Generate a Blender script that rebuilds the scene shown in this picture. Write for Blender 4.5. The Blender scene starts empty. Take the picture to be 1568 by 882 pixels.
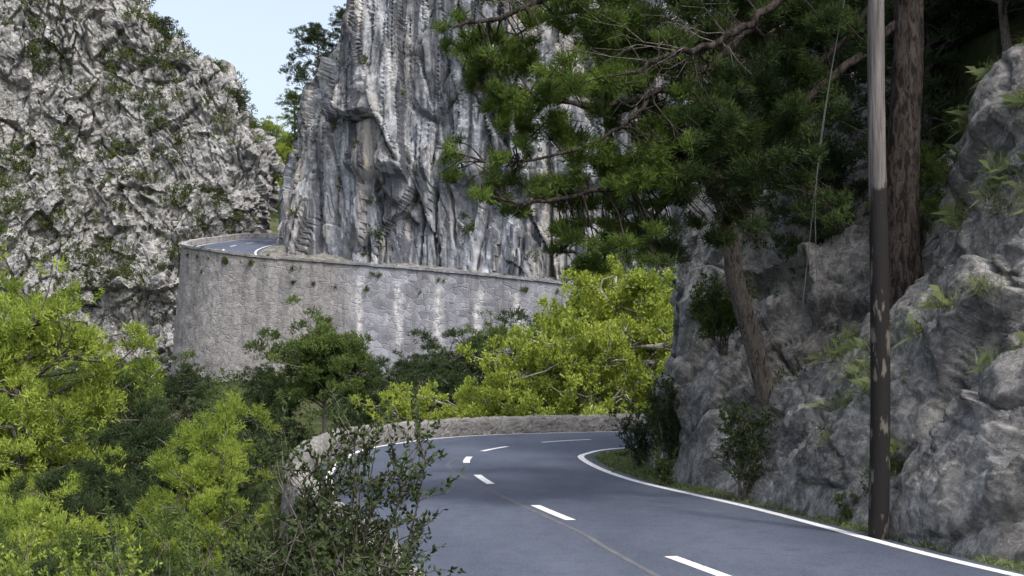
import bpy, math, numpy as np
from math import radians
rng = np.random.default_rng(11)
scene = bpy.context.scene
col = scene.collection

# ------------------------------------------------------------------ noise
def rnd(ix, iy, iz, s):
    n = (ix*374761393 + iy*668265263 + iz*1442695041 + s*97531357) & 0xffffffff
    n = ((n ^ (n >> 13))*1274126177) & 0xffffffff
    n = n ^ (n >> 16)
    n = ((n)*1103515245 + 12345) & 0xffffffff
    n = n ^ (n >> 15)
    return n/4294967296.0
def vnoise(P, s=0):
    I = np.floor(P).astype(np.int64); F = P-I; F = F*F*(3-2*F)
    x, y, z = I[:, 0], I[:, 1], I[:, 2]; out = 0
    for a in (0, 1):
        wa = F[:, 0] if a else 1-F[:, 0]
        for b in (0, 1):
            wb = F[:, 1] if b else 1-F[:, 1]
            for c in (0, 1):
                wc = F[:, 2] if c else 1-F[:, 2]
                out = out+wa*wb*wc*rnd(x+a, y+b, z+c, s)
    return out*2-1
def fbm(P, octs=4, s=0, g=.5):
    o = 0; a = 1
    for i in range(octs):
        o = o+a*vnoise(P*(2.03**i)+i*17.3, s+i); a *= g
    return o
def facet(P, cell, s=0, tilt=.9, zb=.5):
    Q = P/np.array(cell); I = np.floor(Q).astype(np.int64)
    n = len(Q); d1 = np.full(n, 9.); d2 = np.full(n, 9.); val = np.zeros(n)
    for a in (-1, 0, 1):
        for b in (-1, 0, 1):
            for c in (-1, 0, 1):
                x, y, z = I[:, 0]+a, I[:, 1]+b, I[:, 2]+c
                dx = Q[:, 0]-(x+rnd(x, y, z, s+1)); dy = Q[:, 1]-(y+rnd(x, y, z, s+2)); dz = Q[:, 2]-(z+rnd(x, y, z, s+3))
                d = np.sqrt(dx*dx+dy*dy+dz*dz)
                v = rnd(x, y, z, s+4)*1.0-.5+tilt*((rnd(x, y, z, s+5)-.5)*dx+(rnd(x, y, z, s+6)-.5)*dy+(rnd(x, y, z, s+7)-zb)*dz)*1.6
                m = d < d1
                d2 = np.where(m, d1, np.minimum(d2, d)); d1 = np.where(m, d, d1); val = np.where(m, v, val)
    return val, d2-d1
def warp(P, f, a, s=0): return a*np.stack([vnoise(P*f, s+1), vnoise(P*f, s+2), vnoise(P*f, s+3)], 1)
def ss(a, b, x):
    t = np.clip((x-a)/(b-a), 0, 1); return t*t*(3-2*t)

# ------------------------------------------------------------------ mesh helpers
def mk_mesh(name, V, F, mat=None, smooth=False, uv=None):
    V = np.asarray(V, dtype=np.float32).reshape(-1, 3); F = np.asarray(F, dtype=np.int32)
    k = F.shape[1]; me = bpy.data.meshes.new(name)
    me.vertices.add(len(V)); me.vertices.foreach_set("co", V.ravel())
    me.loops.add(F.size); me.loops.foreach_set("vertex_index", F.ravel())
    me.polygons.add(len(F)); me.polygons.foreach_set("loop_start", np.arange(0, F.size, k, dtype=np.int32))
    me.polygons.foreach_set("use_smooth", np.full(len(F), smooth, dtype=bool))
    if uv is not None:
        l = me.uv_layers.new(name="UVMap")
        l.data.foreach_set("uv", np.asarray(uv, dtype=np.float32)[F.ravel()].ravel())
    me.update(calc_edges=True)
    if mat: me.materials.append(mat)
    return me
def obj(name, me, parent=None, loc=(0, 0, 0), scale=1, rot=0, mat=None):
    o = bpy.data.objects.new(name, me); col.objects.link(o)
    o.location = loc; o.rotation_euler = (0, 0, rot)
    o.scale = (scale,)*3 if not hasattr(scale, '__len__') else scale
    if parent: o.parent = parent
    if mat:
        o.material_slots[0].link = 'OBJECT'; o.material_slots[0].material = mat
    return o
def empty(name, loc=(0, 0, 0), scale=1, rot=0):
    o = bpy.data.objects.new(name, None); col.objects.link(o); o.location = loc
    o.scale = (scale,)*3 if not hasattr(scale, '__len__') else scale
    o.rotation_euler = (0, 0, rot); o.empty_display_size = .3
    return o
def attr(me, name, vals):
    a = me.attributes.new(name, 'FLOAT', 'POINT'); a.data.foreach_set("value", np.asarray(vals, dtype=np.float32))
def gridfaces(nu, nv, flip=False):
    i = np.arange(nu*nv).reshape(nu, nv)
    q = np.stack([i[:-1, :-1], i[1:, :-1], i[1:, 1:], i[:-1, 1:]], -1).reshape(-1, 4)
    return q[:, ::-1] if flip else q
def gridnormals(P):
    du = np.gradient(P, axis=0); dv = np.gradient(P, axis=1); n = np.cross(du, dv)
    return n/(np.linalg.norm(n, axis=-1, keepdims=True)+1e-9)
def crom(P, n):
    P = np.asarray(P, float); Q = np.vstack([2*P[0]-P[1], P, 2*P[-1]-P[-2]]); out = []
    t = np.linspace(0, 1, n, endpoint=False)[:, None]
    for i in range(len(P)-1):
        a, b, c, d = Q[i:i+4]
        out.append(.5*((2*b)+(-a+c)*t+(2*a-5*b+4*c-d)*t*t+(-a+3*b-3*c+d)*t**3))
    out.append(P[-1:]); return np.vstack(out)
class Tubes:
    def __init__(s): s.V = []; s.F = []; s.n = 0
    def add(s, pts, rad, k=7, wob=0):
        pts = np.asarray(pts, float); m = len(pts); rad = np.broadcast_to(np.asarray(rad, float), (m,))
        T = np.gradient(pts, axis=0); T /= np.linalg.norm(T, axis=1, keepdims=True)+1e-9
        ref = np.array([0.31, .95, .05]) if abs(T[0, 2]) > .7 else np.array([0, 0, 1.])
        A = np.cross(T, ref); A /= np.linalg.norm(A, axis=1, keepdims=True)+1e-9; B = np.cross(T, A)
        th = np.arange(k)*2*np.pi/k
        r = rad[:, None]*np.ones(k)
        if wob: r = r*(1+wob*rng.uniform(-1, 1, r.shape))
        V = pts[:, None]+r[..., None]*(np.cos(th)[None, :, None]*A[:, None]+np.sin(th)[None, :, None]*B[:, None])
        i = np.arange(m*k).reshape(m, k)+s.n; j = np.roll(i, -1, 1)
        s.V.append(V.reshape(-1, 3)); s.F.append(np.stack([i[:-1], j[:-1], j[1:], i[1:]], -1).reshape(-1, 4)); s.n += m*k
    def mesh(s, name, mat): return mk_mesh(name, np.vstack(s.V), np.vstack(s.F), mat, True)

# ------------------------------------------------------------------ node helpers
class M:
    def __init__(s, name):
        s.m = bpy.data.materials.new(name); s.m.use_nodes = True; s.t = s.m.node_tree; s.t.nodes.clear()
        s.out = s.n('ShaderNodeOutputMaterial')
    def n(s, ty, ins=None, **kw):
        x = s.t.nodes.new(ty)
        for k, v in kw.items(): setattr(x, k, v)
        if ins:
            for k, v in ins.items(): s.set(x.inputs[k], v)
        return x
    def set(s, sock, v):
        if isinstance(v, bpy.types.NodeSocket): s.t.links.new(v, sock)
        else: sock.default_value = v
    def coord(s, sc=(1, 1, 1), kind='Object', rot=(0, 0, 0)):
        c = s.n('ShaderNodeTexCoord').outputs[kind]
        if any(rot): c = s.n('ShaderNodeMapping', {'Vector': c, 'Rotation': rot}).outputs[0]
        return s.n('ShaderNodeMapping', {'Vector': c, 'Scale': sc}).outputs[0]
    def noise(s, sc, detail=4, rough=.6, vec=None, dist=0):
        return s.n('ShaderNodeTexNoise', {'Vector': vec if vec is not None else s.coord(), 'Scale': sc, 'Detail': detail, 'Roughness': rough, 'Distortion': dist}).outputs['Fac']
    def ramp(s, f, a, b, ca=(0, 0, 0, 1), cb=(1, 1, 1, 1)):
        r = s.n('ShaderNodeValToRGB', {'Fac': f}); e = r.color_ramp.elements
        e[0].position = a; e[1].position = b; e[0].color = ca; e[1].color = cb; return r.outputs[0]
    def mix(s, f, a, b, mode='MIX'):
        x = s.n('ShaderNodeMix', data_type='RGBA', blend_type=mode)
        s.set(x.inputs[0], f); s.set(x.inputs[6], a); s.set(x.inputs[7], b); return x.outputs[2]
    def math(s, op, a, b=0.):
        x = s.n('ShaderNodeMath', operation=op); s.set(x.inputs[0], a); s.set(x.inputs[1], b); return x.outputs[0]
    def bump(s, h, strength=.5, dist=.1, nrm=None):
        d = {'Height': h, 'Strength': strength, 'Distance': dist}
        if nrm is not None: d['Normal'] = nrm
        return s.n('ShaderNodeBump', d).outputs[0]
    def pbr(s, c, rough=.85, nrm=None, spec=.25):
        d = {'Base Color': c, 'Roughness': rough, 'Specular IOR Level': spec}
        if nrm is not None: d['Normal'] = nrm
        p = s.n('ShaderNodeBsdfPrincipled', d); s.t.links.new(p.outputs[0], s.out.inputs[0]); return p
    def dif(s, c, nrm=None):
        d = {'Color': c, 'Roughness': .6}
        if nrm is not None: d['Normal'] = nrm
        p = s.n('ShaderNodeBsdfDiffuse', d); s.t.links.new(p.outputs[0], s.out.inputs[0]); return p
def C(r, g, b): return (r, g, b, 1)

def rock_mat(name, dark, light, tan, streak=0., tanamt=.5, fs=1., moss=0., bumpd=.15, strata=0., cav_shade=.62, spot=.4, grit=.6):
    m = M(name)
    n1 = m.noise(.35*fs, 6, .68); n2 = m.noise(2.4*fs, 7, .76, dist=.5)
    c = m.mix(m.ramp(n1, .40, .60), dark, light)
    c = m.mix(m.ramp(n2, .43, .60), m.mix(grit, c, C(.055, .057, .062)), m.mix(.5, c, light))
    tn = m.noise(.2*fs, 4, .65, m.coord((1, 1, .35)))
    c = m.mix(m.math('MULTIPLY', m.ramp(tn, .50, .64), tanamt), c, tan)
    if streak:
        st = m.noise(.9*fs, 4, .6, m.coord((1, 1, .07)), .2)
        c = m.mix(m.math('MULTIPLY', m.ramp(st, .49, .56), streak), c, C(.08, .086, .105))
        st2 = m.noise(1.5*fs, 4, .55, m.coord((1, 1, .06)), .2)
        c = m.mix(m.math('MULTIPLY', m.ramp(st2, .54, .62), streak*.6), c, C(.56, .55, .53))
        st3 = m.noise(3.2*fs, 4, .6, m.coord((1, 1, .07)), .2)
        c = m.mix(m.math('MULTIPLY', m.ramp(st3, .52, .60), streak*.45), c, C(.10, .105, .12))
    if moss:
        mo = m.noise(.9*fs, 5, .7); c = m.mix(m.math('MULTIPLY', m.ramp(mo, .53, .62), moss), c, C(.075, .088, .04))
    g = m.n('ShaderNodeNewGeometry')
    c = m.mix(m.ramp(g.outputs['Pointiness'], .40, .50), m.mix(cav_shade, c, C(.025, .025, .025)), c)  # crevice shade put into the colour: concave creases go darker
    h = n2
    if strata:
        sv = m.noise(1.4, 5, .7, m.coord((1., .28, 1.4), rot=(.7, 0, 0)), .6)
        c = m.mix(m.math('MULTIPLY', m.ramp(sv, .35, .46, (1, 1, 1, 1), (0, 0, 0, 1)), strata), c, C(.06, .057, .053))
        c = m.mix(m.math('MULTIPLY', m.ramp(sv, .55, .67), strata*.6), c, C(.52, .51, .50))
        h = m.math('ADD', n2, m.math('MULTIPLY', sv, 1.2))
    lich = m.ramp(m.noise(7*fs, 3, .7), .58, .66)
    c = m.mix(m.math('MULTIPLY', lich, spot), c, C(.62, .62, .60))
    m.dif(c, m.bump(h, 1., bumpd)); return m.m
def leaf_mat(name, a, b, tr=.4, sc=.5):
    m = M(name); g = m.n('ShaderNodeNewGeometry')
    n = m.ramp(m.noise(sc, 3, .6), .36, .62)
    f = m.math('ADD', m.math('MULTIPLY', n, .6), m.math('MULTIPLY', g.outputs['Random Per Island'], .4))
    c = m.mix(f, a, b)
    d = m.n('ShaderNodeBsdfDiffuse', {'Color': c})
    t = m.n('ShaderNodeBsdfTranslucent', {'Color': m.mix(1., c, C(1.1, 1.1, .8), 'MULTIPLY')})
    x = m.n('ShaderNodeMixShader', {0: tr, 1: d.outputs[0], 2: t.outputs[0]}); m.t.links.new(x.outputs[0], m.out.inputs[0]); return m.m
def bark_mat(name, a, b, sc=6, bd=.04, lo=.40, hi=.52):
    m = M(name); n = m.noise(sc*2.2, 6, .75, m.coord((1, 1, .25)), 1.2); n3 = m.noise(sc, 3, .6, m.coord((1, 1, .5)))
    e = m.ramp(n, lo, hi)
    c = m.mix(n3, a, b); c = m.mix(e, m.mix(.8, c, C(.012, .01, .01)), c)
    m.dif(c, m.bump(n, 1., bd)); return m.m

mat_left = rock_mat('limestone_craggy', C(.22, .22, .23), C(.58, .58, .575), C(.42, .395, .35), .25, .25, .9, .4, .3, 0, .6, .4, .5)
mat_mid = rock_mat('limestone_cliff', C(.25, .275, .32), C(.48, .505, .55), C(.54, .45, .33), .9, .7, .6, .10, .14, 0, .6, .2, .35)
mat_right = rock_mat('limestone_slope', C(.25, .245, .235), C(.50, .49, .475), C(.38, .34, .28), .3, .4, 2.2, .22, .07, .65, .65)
pine_bright = leaf_mat('pine_needles_sun_tinted', C(.105, .165, .035), C(.38, .46, .095), .4, .45)  # lit copy of the needles, sunlight put into its brighter green
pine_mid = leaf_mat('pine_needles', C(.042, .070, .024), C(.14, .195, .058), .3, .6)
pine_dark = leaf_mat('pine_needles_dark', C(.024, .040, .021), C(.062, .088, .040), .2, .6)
oak_bright = leaf_mat('leaves_yellow_green', C(.15, .22, .04), C(.44, .50, .11), .4, .7)
shrub_dark = leaf_mat('shrub_leaves', C(.026, .042, .02), C(.078, .105, .044), .2, 3)
shrub_cliff = leaf_mat('cliff_plants', C(.03, .045, .022), C(.11, .135, .045), .25, .3)
grass_m = leaf_mat('grass_blades', C(.10, .14, .055), C(.26, .30, .15), .3, 2)
bark_dark = bark_mat('pine_bark', C(.045, .038, .034), C(.14, .12, .11), 5, .06, .44, .56)
bark_grey = bark_mat('grey_bark', C(.10, .092, .083), C(.23, .208, .185), 9, .02)
bark_pale = bark_mat('pale_bark', C(.34, .32, .29), C(.55, .52, .47), 7, .01)

# ------------------------------------------------------------------ road stations
ST = np.array([
 [3.2,-12,6.7,-11.5,10.2,-11,0],[2.2,-2,5.8,-1.5,9.2,-1,0],[.7,6,4.3,7,7.6,8,0],[-.4,11.8,3.0,12.8,6.2,13.4,0],
 [-1.2,15.8,2.1,16.4,5.12,17.2,0],[-2.6,21.4,.62,22.3,3.95,22.8,0],[-3.8,28.6,-.58,28.8,2.4,28.8,0],
 [-4.25,34.5,-1.1,34.8,1.78,34.5,0],[-3.9,40.5,-.5,39.4,2.0,37.3,0],[-1.4,46.7,1.6,43.6,3.3,39.9,0],
 [4,50.2,6,46.5,7.5,42.6,0],[11,52.5,12,49,13,45.5,.1],[20,56,22,53,24,50,.7],[26,62,29,60,32,58,1.8],
 [29,71,32.5,71,36,71,3.2],[27,81,30,83,33,85,4.6],[21,91,23,94,25,97,5.8],[15,98.5,16.5,101.5,18,104.5,6.7],
 [10.3,103.6,11,107,11.8,110.5,7.2],[4.15,105.3,4.8,108.9,5.5,112.5,8.0],[-4.17,108,-3.3,111.6,-2.5,115.2,9.0],
 [-14.6,112,-13.6,115.5,-12.6,119,10.1],[-20.1,114,-18.6,117.4,-17.2,120.8,10.65],[-24.4,117,-22.7,119.9,-21.2,122.5,11.4],
 [-27.5,122,-25,123.4,-22.5,124.8,12.2],[-28.5,128,-25.5,128.5,-22.5,129,13.05],[-27.7,136,-24.8,136.7,-21.9,137.4,14.15],
 [-25.7,146,-22.7,147,-19.8,148,15.4],[-20,160,-17,158,-14,156,16.6]])
NS = 24
R = crom(ST, NS); nR = len(R); station = np.arange(nR)/NS
Lp, Cp, Rp, Zp = R[:, 0:2], R[:, 2:4], R[:, 4:6], R[:, 6]
side_n = Lp-Rp; side_n /= np.linalg.norm(side_n, axis=1, keepdims=True)
arc = np.concatenate([[0], np.cumsum(np.linalg.norm(np.diff(Cp, axis=0), axis=1))])
Ct = np.gradient(Cp, axis=0); Ct /= np.linalg.norm(Ct, axis=1, keepdims=True)

# ------------------------------------------------------------------ ground
def nearest(x, y):
    x = np.ravel(x); y = np.ravel(y); D = np.zeros(len(x)); I = np.zeros(len(x), int)
    for a in range(0, len(x), 20000):
        d = (x[a:a+20000, None]-Cp[None, :, 0])**2+(y[a:a+20000, None]-Cp[None, :, 1])**2
        i = d.argmin(1); I[a:a+20000] = i; D[a:a+20000] = np.sqrt(d[np.arange(len(i)), i])
    s = Ct[I, 0]*(y-Cp[I, 1])-Ct[I, 1]*(x-Cp[I, 0])
    return D, I, np.where(s > 0, 1, -1)
def ground_z(x, y):
    x = np.atleast_1d(np.asarray(x, float)); y = np.atleast_1d(np.asarray(y, float))
    D, I, S = nearest(x, y); zr = Zp[I]; st = station[I]
    base = -6+6.6*ss(66, 106, y)+np.clip(-32-x, 0, 200)*.45*ss(170, 30, y)
    base = base+6.6*np.exp(-(x+.5)**2/26-(y-1)**2/50)
    P = np.stack([x, y, 0*x], 1); base = base+.5*fbm(P*.15, 3, 5)
    out_near = zr-.7+(base-(zr-.7))*ss(3.9, 9.5, D)
    out_near = np.where(D < 3.9, zr-.08, out_near)
    wf = ss(14.3, 15.6, st)
    out = out_near*(1-wf)+np.minimum(zr-1.5, base)*wf
    g = D-3.7
    F = 1-ss(48, 66, y)
    Mx = np.minimum(.72*(x-2), 26+2*fbm(P*.05, 2, 9))*F
    inn = np.where(st < 11, np.where(g < 4.6, zr-.05, np.minimum(9+(g-6)*.6, 9+(g-4.6)*4)), zr+g*.6)
    inn = np.where(g > 6, np.maximum(np.minimum(inn, 26), np.minimum(Mx, zr+2.5*g)), inn)
    inn = np.where(g < .3, zr-.08, inn)
    inn = inn*(1-wf)+np.minimum(zr-1.5, base)*wf
    z = np.where(S > 0, out, inn)
    hill = 38*np.exp(-((x+60)/90)**2-((y-330)/90)**2)+10*ss(190, 260, y)+3*fbm(P*.03, 4, 3)*ss(180, 240, y)
    return np.where(y > 175, np.maximum(z, hill), z)
xs = np.concatenate([np.linspace(-900, -42, 34), np.arange(-40, 32, .6), np.linspace(33, 900, 60)])
ys = np.concatenate([np.linspace(-300, -4, 20), np.arange(-3, 70, .6), np.arange(70, 170, 1.5), np.linspace(171, 1500, 70)])
GX, GY = np.meshgrid(xs, ys, indexing='ij'); GZ = ground_z(GX.ravel(), GY.ravel())
m = M('earth_and_scrub')
c = m.mix(m.ramp(m.noise(.5, 5, .7), .4, .6), C(.04, .055, .022), C(.10, .095, .07))
c = m.mix(m.ramp(m.noise(3, 4, .7), .45, .65), c, C(.06, .085, .03))
m.dif(c, m.bump(m.noise(4, 6, .75), .9, .25))
obj('ground', mk_mesh('ground', np.stack([GX.ravel(), GY.ravel(), GZ], 1), gridfaces(len(xs), len(ys)), m.m, True))

# ------------------------------------------------------------------ road and markings
m = M('asphalt')
g1 = m.noise(26, 4, .9); g2 = m.noise(.5, 4, .6, m.coord((1, .35, 1))); g3 = m.noise(3, 6, .8)
c = m.mix(m.ramp(g1, .40, .60), C(.026, .035, .060), C(.118, .142, .198))
c = m.mix(m.ramp(g2, .38, .62), m.mix(.3, c, C(.05, .058, .08)), m.mix(.4, c, C(.125, .143, .185)))
c = m.mix(m.math('MULTIPLY', m.ramp(g3, .48, .64), .5), c, C(.045, .05, .066))
m.pbr(c, .72, m.bump(g1, .6, .012), .35); asphalt = m.m
E = [Lp+side_n*.5, Lp, (Lp+Cp)/2, Cp, (Cp+Rp)/2, Rp, Rp-side_n*.35]
V = np.stack([np.column_stack([e, Zp+(0 if 0 < i < 6 else -.03)]) for i, e in enumerate(E)], 1)
obj('road', mk_mesh('road', V.reshape(-1, 3), gridfaces(nR, 7, True), asphalt, True))
a0 = int(16.2*NS); sl = slice(a0, nR)
V = np.stack([np.column_stack([Rp[sl]-side_n[sl]*d, Zp[sl]+z]) for d, z in ((.3, -.05), (.8, .12), (2.2, .5), (5, 1.3))], 1)
Q = V.reshape(-1, 3); Q[:, 2] += .1*fbm(Q*1.3, 3, 3)*(Q[:, 2] > np.repeat(Zp[sl], 4)+.05)
m = M('verge_gravel'); m.dif(m.mix(m.ramp(m.noise(2, 5, .7), .4, .6), C(.10, .10, .09), C(.22, .215, .20)), m.bump(m.noise(8, 4, .7), .8, .05))
obj('gravel_verge', mk_mesh('gravel_verge', Q, gridfaces(nR-a0, 4, True), m.m))
m = M('road_paint')
w = m.ramp(m.noise(14, 4, .75), .32, .46)
m.pbr(m.mix(w, C(.28, .29, .31), C(.80, .80, .79)), .6, None); paint = m.m
m = M('worn_paint'); m.pbr(m.mix(m.ramp(m.noise(1.5, 5, .7), .3, .7), C(.085, .094, .115), C(.15, .15, .15)), .8); worn = m.m
def strip(P, w, z, wn=None):
    T = np.gradient(P, axis=0); T /= np.linalg.norm(T, axis=1, keepdims=True); N = np.stack([-T[:, 1], T[:, 0]], 1)
    A = np.column_stack([P+N*w/2, z]); B = np.column_stack([P-N*w/2, z]); return np.stack([A, B], 1).reshape(-1, 3), gridfaces(len(P), 2, True)
mk = empty('road_markings')
for nm, P, w in (('edge_line_outer', Lp-side_n*.12, .14), ('edge_line_inner', Rp+side_n*.02, .16)):
    v, f = strip(P, w, Zp+.006); obj(nm, mk_mesh(nm, v, f, paint), mk)
def at(s): return np.stack([np.interp(s, arc, Cp[:, 0]), np.interp(s, arc, Cp[:, 1])], 1), np.interp(s, arc, Zp)
def arc_of(x, y): return arc[np.argmin((Cp[:, 0]-x)**2+(Cp[:, 1]-y)**2)]
cs = [arc_of(*p) for p in ((2.15, 16.1), (.6, 22.35), (-.55, 28.8), (-1.08, 34.9), (-.45, 39.4), (1.6, 43.5))]
cs = [cs[0]-6.3*i for i in range(4, 0, -1)]+cs+[cs[-1]+5.6*i for i in range(1, 28)]
Vs, Fs, n = [], [], 0
for s0 in cs:
    s = np.linspace(s0-1.15, s0+1.15, 9); P, z = at(s); v, f = strip(P, .16, z+.006); Vs.append(v); Fs.append(f+n); n += len(v)
obj('centre_dashes', mk_mesh('centre_dashes', np.vstack(Vs), np.vstack(Fs), paint), mk)
P = crom([(1.6, 15.5), (1.2, 17.9), (.95, 19.6), (.35, 22.5), (-.3, 25.7), (-.95, 29), (-1.35, 31.5), (-1.5, 33.5), (-1.35, 35.8)], 8)
v, f = strip(P, .08, np.full(len(P), .003)); obj('old_centre_line', mk_mesh('old_line', v, f, worn), mk)

# ------------------------------------------------------------------ masonry
def masonry(name, sc, dark, light, mort, ratio=1.5, stain=False, bd=.03):
    m = M(name); uv = m.coord((1, ratio, 1), 'UV')
    wob = m.n('ShaderNodeTexNoise', {'Vector': uv, 'Scale': sc*1.2, 'Detail': 3.}).outputs['Color']
    vec = m.n('ShaderNodeMix', data_type='VECTOR'); m.set(vec.inputs[0], .08); m.set(vec.inputs[4], uv); m.set(vec.inputs[5], wob)
    vec = vec.outputs[1]
    vc = m.n('ShaderNodeTexVoronoi', {'Vector': vec, 'Scale': sc, 'Randomness': .8}).outputs['Color']
    ve = m.n('ShaderNodeTexVoronoi', {'Vector': vec, 'Scale': sc, 'Randomness': .8}, feature='DISTANCE_TO_EDGE').outputs['Distance']
    e = m.ramp(ve, .01, .07); sep = m.n('ShaderNodeSeparateColor', {0: vc}).outputs[0]
    c = m.mix(sep, dark, light)
    c = m.mix(m.ramp(m.noise(.35, 5, .65), .4, .65), c, m.mix(.35, c, C(.12, .12, .12)))
    c = m.mix(m.math('MULTIPLY', m.ramp(m.noise(6, 5, .7), .5, .7), .3), c, C(.14, .135, .12))
    c = m.mix(e, m.mix(m.ramp(m.noise(.9, 4, .7), .35, .55), mort, c), c)
    if stain:
        a = m.n('ShaderNodeAttribute', attribute_name='tan').outputs['Fac']
        c = m.mix(m.math('MULTIPLY', a, .65), c, m.mix(m.ramp(m.noise(3.5, 5, .75), .35, .65), C(.15, .138, .13), C(.36, .34, .315)))
        dn = m.noise(1.1, 5, .65, m.coord((1, 1, .10))); c = m.mix(m.math('MULTIPLY', m.ramp(dn, .50, .62), .5), c, C(.12, .122, .13))
        d2 = m.noise(.8, 5, .7, m.coord((1, 1, .08))); c = m.mix(m.math('MULTIPLY', m.ramp(d2, .56, .68), .35), c, C(.50, .495, .49))
        a = m.n('ShaderNodeAttribute', attribute_name='stain').outputs['Fac']
        k = m.math('MULTIPLY', a, m.ramp(m.noise(2.6, 5, .75), .38, .60)); c = m.mix(k, c, C(.75, .74, .73))
    h = m.math('ADD', e, m.math('MULTIPLY', m.noise(sc*5, 4, .7), .6))
    m.dif(c, m.bump(h, .8, bd)); return m.m
mas_far = masonry('wall_masonry', 1.85, C(.22, .228, .265), C(.36, .37, .415), C(.46, .465, .50), 1.25, True, .04)
mas_near = masonry('parapet_stone', 5.2, C(.19, .186, .18), C(.29, .285, .277), C(.13, .128, .125), 1.4, False, .02)

def resample(P, step):
    s = np.concatenate([[0], np.cumsum(np.linalg.norm(np.diff(P[:, :2], axis=0), axis=1))])
    t = np.arange(0, s[-1], step); return np.stack([np.interp(t, s, P[:, i]) for i in range(P.shape[1])], 1), t
def wall(i0, i1, profile, step, offs):
    P = np.column_stack([Lp[i0:i1]+side_n[i0:i1]*offs, Zp[i0:i1], side_n[i0:i1]]); Q, t = resample(P, step)
    n = Q[:, 3:5]/np.linalg.norm(Q[:, 3:5], axis=1, keepdims=True)
    pr = np.asarray(profile)
    V = np.zeros((len(Q), len(pr), 3))
    V[..., 0] = Q[:, 0:1]+n[:, 0:1]*pr[None, :, 0]; V[..., 1] = Q[:, 1:2]+n[:, 1:2]*pr[None, :, 0]; V[..., 2] = Q[:, 2:3]+pr[None, :, 1]
    s = np.concatenate([[0], np.cumsum(np.linalg.norm(np.diff(pr, axis=0), axis=1))])
    uv = np.stack(np.broadcast_arrays(t[:, None], s[None]), -1)
    return V, uv
def densify(pr, d):
    out = []
    pr = np.asarray(pr, float)
    for a, b in zip(pr[:-1], pr[1:]):
        k = max(1, int(np.linalg.norm(b-a)/d)); out += [a+(b-a)*j/k for j in range(k)]
    return np.array(out+[pr[-1]])
prof = densify([(0, -.12), (-.01, .25), (.0, .40), (.05, .50), (.14, .56), (.25, .58), (.36, .56), (.45, .49), (.49, .36), (.52, 0), (.62, -1.2), (.8, -2.6)], .055)
V, uv = wall(int(.6*NS), int(14.5*NS), prof, .08, .22)
sh = V.shape; N = gridnormals(V); P = V.reshape(-1, 3)
fv, fe = facet(P, (.34, .34, .22), 3, .3); dsp = .034*fv-.03*(1-ss(0, .14, fe))+.016*fbm(P*9, 3, 2)+.03*fbm(P*.9, 2, 8)
sg = 1 if N[sh[0]//2, len(prof)//3, 2] > 0 else -1
obj('stone_parapet_wall', mk_mesh('stone_parapet_wall', P+N.reshape(-1, 3)*dsp[:, None]*sg, gridfaces(sh[0], sh[1]), mas_near, False, uv.reshape(-1, 2)))
prof = densify([(0, -.1), (0, .5), (.55, .5), (.55, .3), (.42, .28), (.5, -1), (.7, -3.5), (1.1, -8), (1.6, -14)], .22)
V, uv = wall(int(14.2*NS), nR, prof, .22, .30)
sh = V.shape; N = gridnormals(V); P = V.reshape(-1, 3); sg = 1 if N[sh[0]//2, 10, 2] > 0 else -1
P = P+N.reshape(-1, 3)*(.05*fbm(P*1.5, 3, 4))[:, None]*sg
me = mk_mesh('stone_retaining_wall', P, gridfaces(sh[0], sh[1]), mas_far, False, uv.reshape(-1, 2))
zz = P[:, 2]; zt = np.repeat(V[:, 0, 2], sh[1]); st_ = 0
for xc in (-11.9, -8.7, -5.55, -2.5, .45):
    st_ = st_+np.exp(-((P[:, 0]-xc+.2*vnoise(P*.8, 3))/.25)**2)
st_ = st_*ss(2.8, 4.8, zz)*(1-ss(-1.1, -.4, zz-zt))
attr(me, 'stain', np.clip(st_, 0, 1)*.8); attr(me, 'tan', ss(-11, -15, P[:, 0]+1.5*vnoise(P*.3, 6)))
wallobj = obj('stone_retaining_wall', me)

# ------------------------------------------------------------------ foliage
def tri_leaves(name, pos, dr, L, w, mat, quad=False):
    n = len(pos); dr = dr/(np.linalg.norm(dr, axis=1, keepdims=True)+1e-9)
    sd = np.cross(dr, rng.normal(size=(n, 3))); sd /= np.linalg.norm(sd, axis=1, keepdims=True)+1e-9
    L = np.broadcast_to(L, (n,))[:, None]; w = np.broadcast_to(w, (n,))[:, None]
    if quad:
        V = np.stack([pos, pos+dr*L*.45+sd*w/2, pos+dr*L, pos+dr*L*.45-sd*w/2], 1); F = np.arange(4*n).reshape(n, 4)
    else:
        V = np.stack([pos-sd*w/2, pos+sd*w/2, pos+dr*L], 1); F = np.arange(3*n).reshape(n, 3)
    return mk_mesh(name, V.reshape(-1, 3), F, mat)
def blob_tufts(B, n, gap=.0, gs=1.6, seed=0, shell=.42, up=0., jit=.18):
    B = np.asarray(B, float); w = (B[:, 3]*B[:, 4]*B[:, 5])**.7; i = rng.choice(len(B), n, p=w/w.sum())
    d = rng.normal(size=(n, 3)); d /= np.linalg.norm(d, axis=1, keepdims=True)
    if up:
        flip = (d[:, 2] < 0) & (rng.uniform(size=n) < up); d[flip, 2] *= -1
    r = rng.uniform(0, 1, n)**shell
    P = B[i, :3]+d*r[:, None]*B[i, 3:6]
    P = P+jit*np.stack([vnoise(P*2.2, 21), vnoise(P*2.2, 22), vnoise(P*2.2, 23)], 1)
    if gap: k = fbm(P*gs, 2, seed+31) > (-.6+gap); P, d = P[k], d[k]
    D = d+np.array([0, 0, .55]); return P, D/np.linalg.norm(D, axis=1, keepdims=True)
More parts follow.
